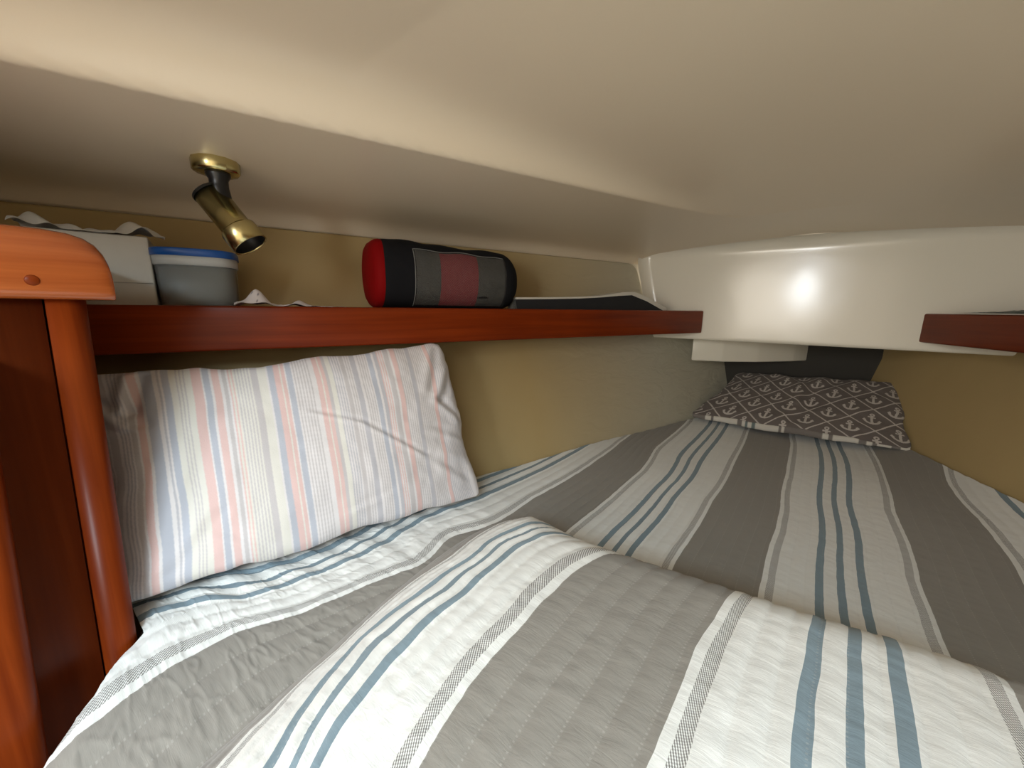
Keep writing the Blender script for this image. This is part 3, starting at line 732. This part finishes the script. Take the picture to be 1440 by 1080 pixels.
part('rim', grid_mesh('rim', sq_lathe([(sc_ * .975, .065), (sc_ * 1.01, .066), (sc_ * 1.02, .0815), (sc_ * .97, .0815)], Mt)), plain('clear_rim', (.52, .53, .52), .4, alpha=1), tu)
part('lid', grid_mesh('lid', sq_lathe([(0, .0885), (sc_ * .93, .0885), (sc_ * .95, .0905), (sc_ * 1.02, .0900), (sc_ * 1.045, .088), (sc_ * 1.045, .079), (sc_ * 1.02, .0785), (sc_ * 1.0, .081), (0, .081)], Mt)), M_LID, tu)
# crumpled paper with print on it
def paper():
    a = sh(.175, .006, ZS + .001); n, m_ = 110, 30; P = np.zeros((n, m_, 3)); cl = np.zeros((n, m_, 3))
    for i in range(n):
        s = i / (n - 1)
        for j in range(m_):
            t = j / (m_ - 1)
            h = .0030 + .0022 * (1 + math.sin(s * 40 + t * 6)) * (1 - s)
            h += .036 * math.exp(-((s - .13) / .075) ** 2) * (.65 + .35 * math.sin(t * 9)) * math.exp(-((t - .45) / .38) ** 2)
            h += .010 * math.exp(-((s - .40) / .05) ** 2) * math.exp(-((t - .4) / .4) ** 2)
            h += .0025 * abs(fbm(s * 9, t * 4, 3., 1.)) * (1 - s * .8)
            q = sh(.162 + .228 * s, .006 + .07 * t + .006 * math.sin(s * 8), ZS + .0008 + h)
            P[i, j] = q
            ink = (s < .2 and .28 < (t + .3 * math.sin(s * 60)) % 1 < .36 and math.sin(s * 230 + t * 40) > .2)
            cl[i, j] = (.12, .10, .14) if ink else (.70, .64, .64)
    return two_sided('paper', P, None, cl)
pa = link('crumpled_paper', paper(), print_mat('printed_paper', bump=.2)); tag(pa, 'crumpled white paper bag lying flat on the shelf between the tub and the red bag', 'paper')

# black and red holdall with clear windows
bs0, bs1 = .400, .715
bg_c0 = sh(bs0, .085, ZS + .071); bg_c1 = sh(bs1, .082, ZS + .066)
bag = empty('sleeping_bag_sack', tuple(sh(.5, .08, ZS))); tag(bag, 'red and black cylindrical stuff sack with clear windows lying on the left shelf', 'bag')
def bagpt(s, a, k=1.):
    # s 0..1 along, a angle: 0 = inboard, pi/2 = up
    c0 = bg_c0 + (bg_c1 - bg_c0) * s
    r = .0700 * (1 - .07 * s) * k
    if s > .86: r *= math.sqrt(max(.02, 1 - ((s - .86) / .14) ** 2 * .72))
    if s < .03: r *= .965 + .035 * (s / .03)
    g = (abs(math.cos(a)) ** 2.5 + abs(math.sin(a)) ** 2.5) ** (-1 / 2.5)
    y = -r * g * math.cos(a); z = r * g * math.sin(a) * (1.0 if math.sin(a) > 0 else 1.0)
    z = max(z, -(c0[2] - ZS) + .0012)
    dn = .0014 * math.sin(s * 23 + a * 3) + .0012 * math.sin(s * 9 - a * 5)
    z += dn * (1 if z > -.04 else 0)
    q = c0 + np.array([NO[0], NO[1], 0]) * y + np.array([0, 0, z]); return q
P = np.array([[bagpt(s, a) for a in np.linspace(0, 2 * math.pi, 73)] for s in list(np.linspace(0, .84, 40)) + list(np.linspace(.85, 1., 16))])
cen = P[-1].mean(0); P = np.concatenate([P, [cen + (P[-1] - cen) * .5], [cen + (P[-1] - cen) * .02]], 0)
part('body', grid_mesh('bagbody', P), M_BLKCL, bag)
axd = (bg_c1 - bg_c0) / np.linalg.norm(bg_c1 - bg_c0)
ring = np.array([bagpt(0, a, 1.006) for a in np.linspace(0, 2 * math.pi, 73)]); cen = ring.mean(0)
cap_P = np.array([cen + (ring - cen) * k_ - axd * d_ for k_, d_ in ((1.0, -.012), (1.004, 0.0), (.985, .006), (.93, .0115), (.8, .0165), (.5, .021), (.2, .023), (.01, .0235))])
part('end_cap', grid_mesh('cap', cap_P), M_REDCAP, bag)
# stitched-in clear window and the red netting behind it
def patch(s0_, s1_, a0, a1, k_, n=30, m_=24, wr=0.):
    return grid_mesh('patch', np.array([[bagpt(s0_ + (s1_ - s0_) * i / (n - 1) , a0 + (a1 - a0) * j / (m_ - 1), k_ + wr * math.sin(i * 1.3 + j * .9) * math.sin(j * .5)) for j in range(m_)] for i in range(n)]))
t = NT('clear_vinyl'); t.set(col=(.22, .23, .22), rough=.10, alpha=.15, spec=.7); t.bump(t.noise(t.coord('Object', (30, 30, 70)), 1.6, 3, .5, 1.6), 1.0, .008); M_CLEAR = t.m
t = NT('red_netting'); c_ = t.coord('Object', (1, 1, 1)); 
w_ = t.n('ShaderNodeTexWave'); w_.inputs['Scale'].default_value = 120; w_.bands_direction = 'DIAGONAL'; t.l(c_, w_.inputs[0])
big_ = t.noise(t.coord('Object', (25, 25, 60)), 1.3, 3, .6, 1.5)
t.set(col=t.mix(w_.outputs[1], (.07, .004, .008), t.mix(big_, (.17, .006, .010), (.34, .045, .05))), rough=.8); M_NET = t.m
M_INNER = plain('grey_roll', (.036, .034, .030), .7, .4, 25, bump=.5, bdist=.004)
part('rolled_contents', patch(.20, .84, -.92, .70, 1.003), M_INNER, bag)
part('red_netting', patch(.36, .63, -.92, .68, 1.010, wr=.004), M_NET, bag)
wi = part('clear_window', patch(.19, .85, -.95, .72, 1.022, wr=.006), M_CLEAR, bag)
def edging(pts, r):
    P = []
    pts = [np.array(p) for p in pts]
    for i, p in enumerate(pts):
        d = pts[min(i + 1, len(pts) - 1)] - pts[max(i - 1, 0)]; d /= np.linalg.norm(d)
        x = np.cross(d, [0.1, .2, 1.]); x /= np.linalg.norm(x); y = np.cross(d, x)
        P.append([p + r * (x * math.cos(a) + y * math.sin(a)) for a in np.linspace(0, 2 * math.pi, 9)])
    return grid_mesh('edge', np.array(P))
sub('window_edge', edging([bagpt(.19, a, 1.022) for a in np.linspace(-.95, .72, 24)] + [bagpt(s, .72, 1.022) for s in np.linspace(.2, .84, 24)], .0008), plain('window_binding', (.16, .16, .15), .5), wi)

# black padded mat with white edge lying towards the bow
def mat_outline():
    s_ = [.706, .80, .90, .98, 1.05, 1.10, 1.16, 1.235]
    h_ = [.026, .0285, .032, .037, .043, .046, .030, .001]
    return s_, h_
s_, h_ = mat_outline()
mt_ = empty('padded_mat', tuple(sh(.95, .08, ZS))); tag(mt_, 'flat black padded mat with a white edge, between the sack and the bow panel', 'mat')
def matm(y0, y1, dh, ds):
    bm = bmesh.new(); bot, top = [], []
    A_, B_ = [], []
    for s, h in zip(s_, h_):
        s = s + (ds if s > 1.04 else 0)
        for off, L_ in ((y0, A_), (y1, B_)): L_.append((bm.verts.new(sh(s, off, ZS + .001)), bm.verts.new(sh(s, off + h * .25, ZS + .001 + max(h + dh * (2.2 if s > 1.02 and dh else 1), .0008)))))
    n = len(A_)
    for i in range(n - 1):
        a, b, a2, b2 = A_[i], A_[i + 1], B_[i], B_[i + 1]
        bm.faces.new((a[0], b[0], b[1], a[1])); bm.faces.new((a2[1], b2[1], b2[0], a2[0])); bm.faces.new((a[1], b[1], b2[1], a2[1])); bm.faces.new((a[0], a2[0], b2[0], b[0]))
    bm.faces.new((A_[0][0], A_[0][1], B_[0][1], B_[0][0])); bm.faces.new((A_[-1][0], B_[-1][0], B_[-1][1], A_[-1][1]))
    return from_bm('mat', bm)
part('pad', matm(.028, .066, 0., 0.), M_DARKMAT, mt_, False)
part('white_edge', matm(.0305, .072, .0045, .012), M_WHITE_EDGE, mt_, False)

# ------------------------------------------------------------------ dark green cloth heaped on the right shelf
def heap():
    n, m_ = 110, 60; P = np.zeros((n, m_, 3))
    for i in range(n):
        s = i / (n - 1)
        for j in range(m_):
            t = j / (m_ - 1)
            env = math.sin(math.pi * min(1, max(0, t))) ** .5 * min(1., ((1 - s) * 1.0 + .05)) * min(1, s * 12)
            h = (.006 + .115 * (1 - s) ** 1.1) * env * (1 + .30 * fbm(s * 9, t * 3.5, 2.))
            h += .005 * abs(fbm(s * 25, t * 10, 5.)) * min(1, env * 3)
            q = sh(.72 + .60 * s, .004 + .115 * t - .010 * (1 - t) * (1 - .5 * s), ZS + .0105 + h - .003 * (1 - env)); q[0] = -q[0]
            lim = hull_x(q[1], min(q[2], 1.3)) - .012; q[0] = min(q[0], lim)
            P[i, j] = q
    return grid_mesh('heap', P)
t = NT('dark_green_cloth'); c_ = t.coord(); n_ = t.noise(c_, 18, 4, .6, 1.)
t.set(col=t.ramp(n_, [(.3, (.010, .022, .020)), (.55, (.022, .045, .040)), (.72, (.06, .085, .08))]), rough=.45); t.bump(t.noise(c_, 50, 3), .5, .004)
hp = link('folded_cloth', heap(), t.m); tag(hp, 'dark green crumpled cloth bag heaped on the right shelf rail', 'cloth')
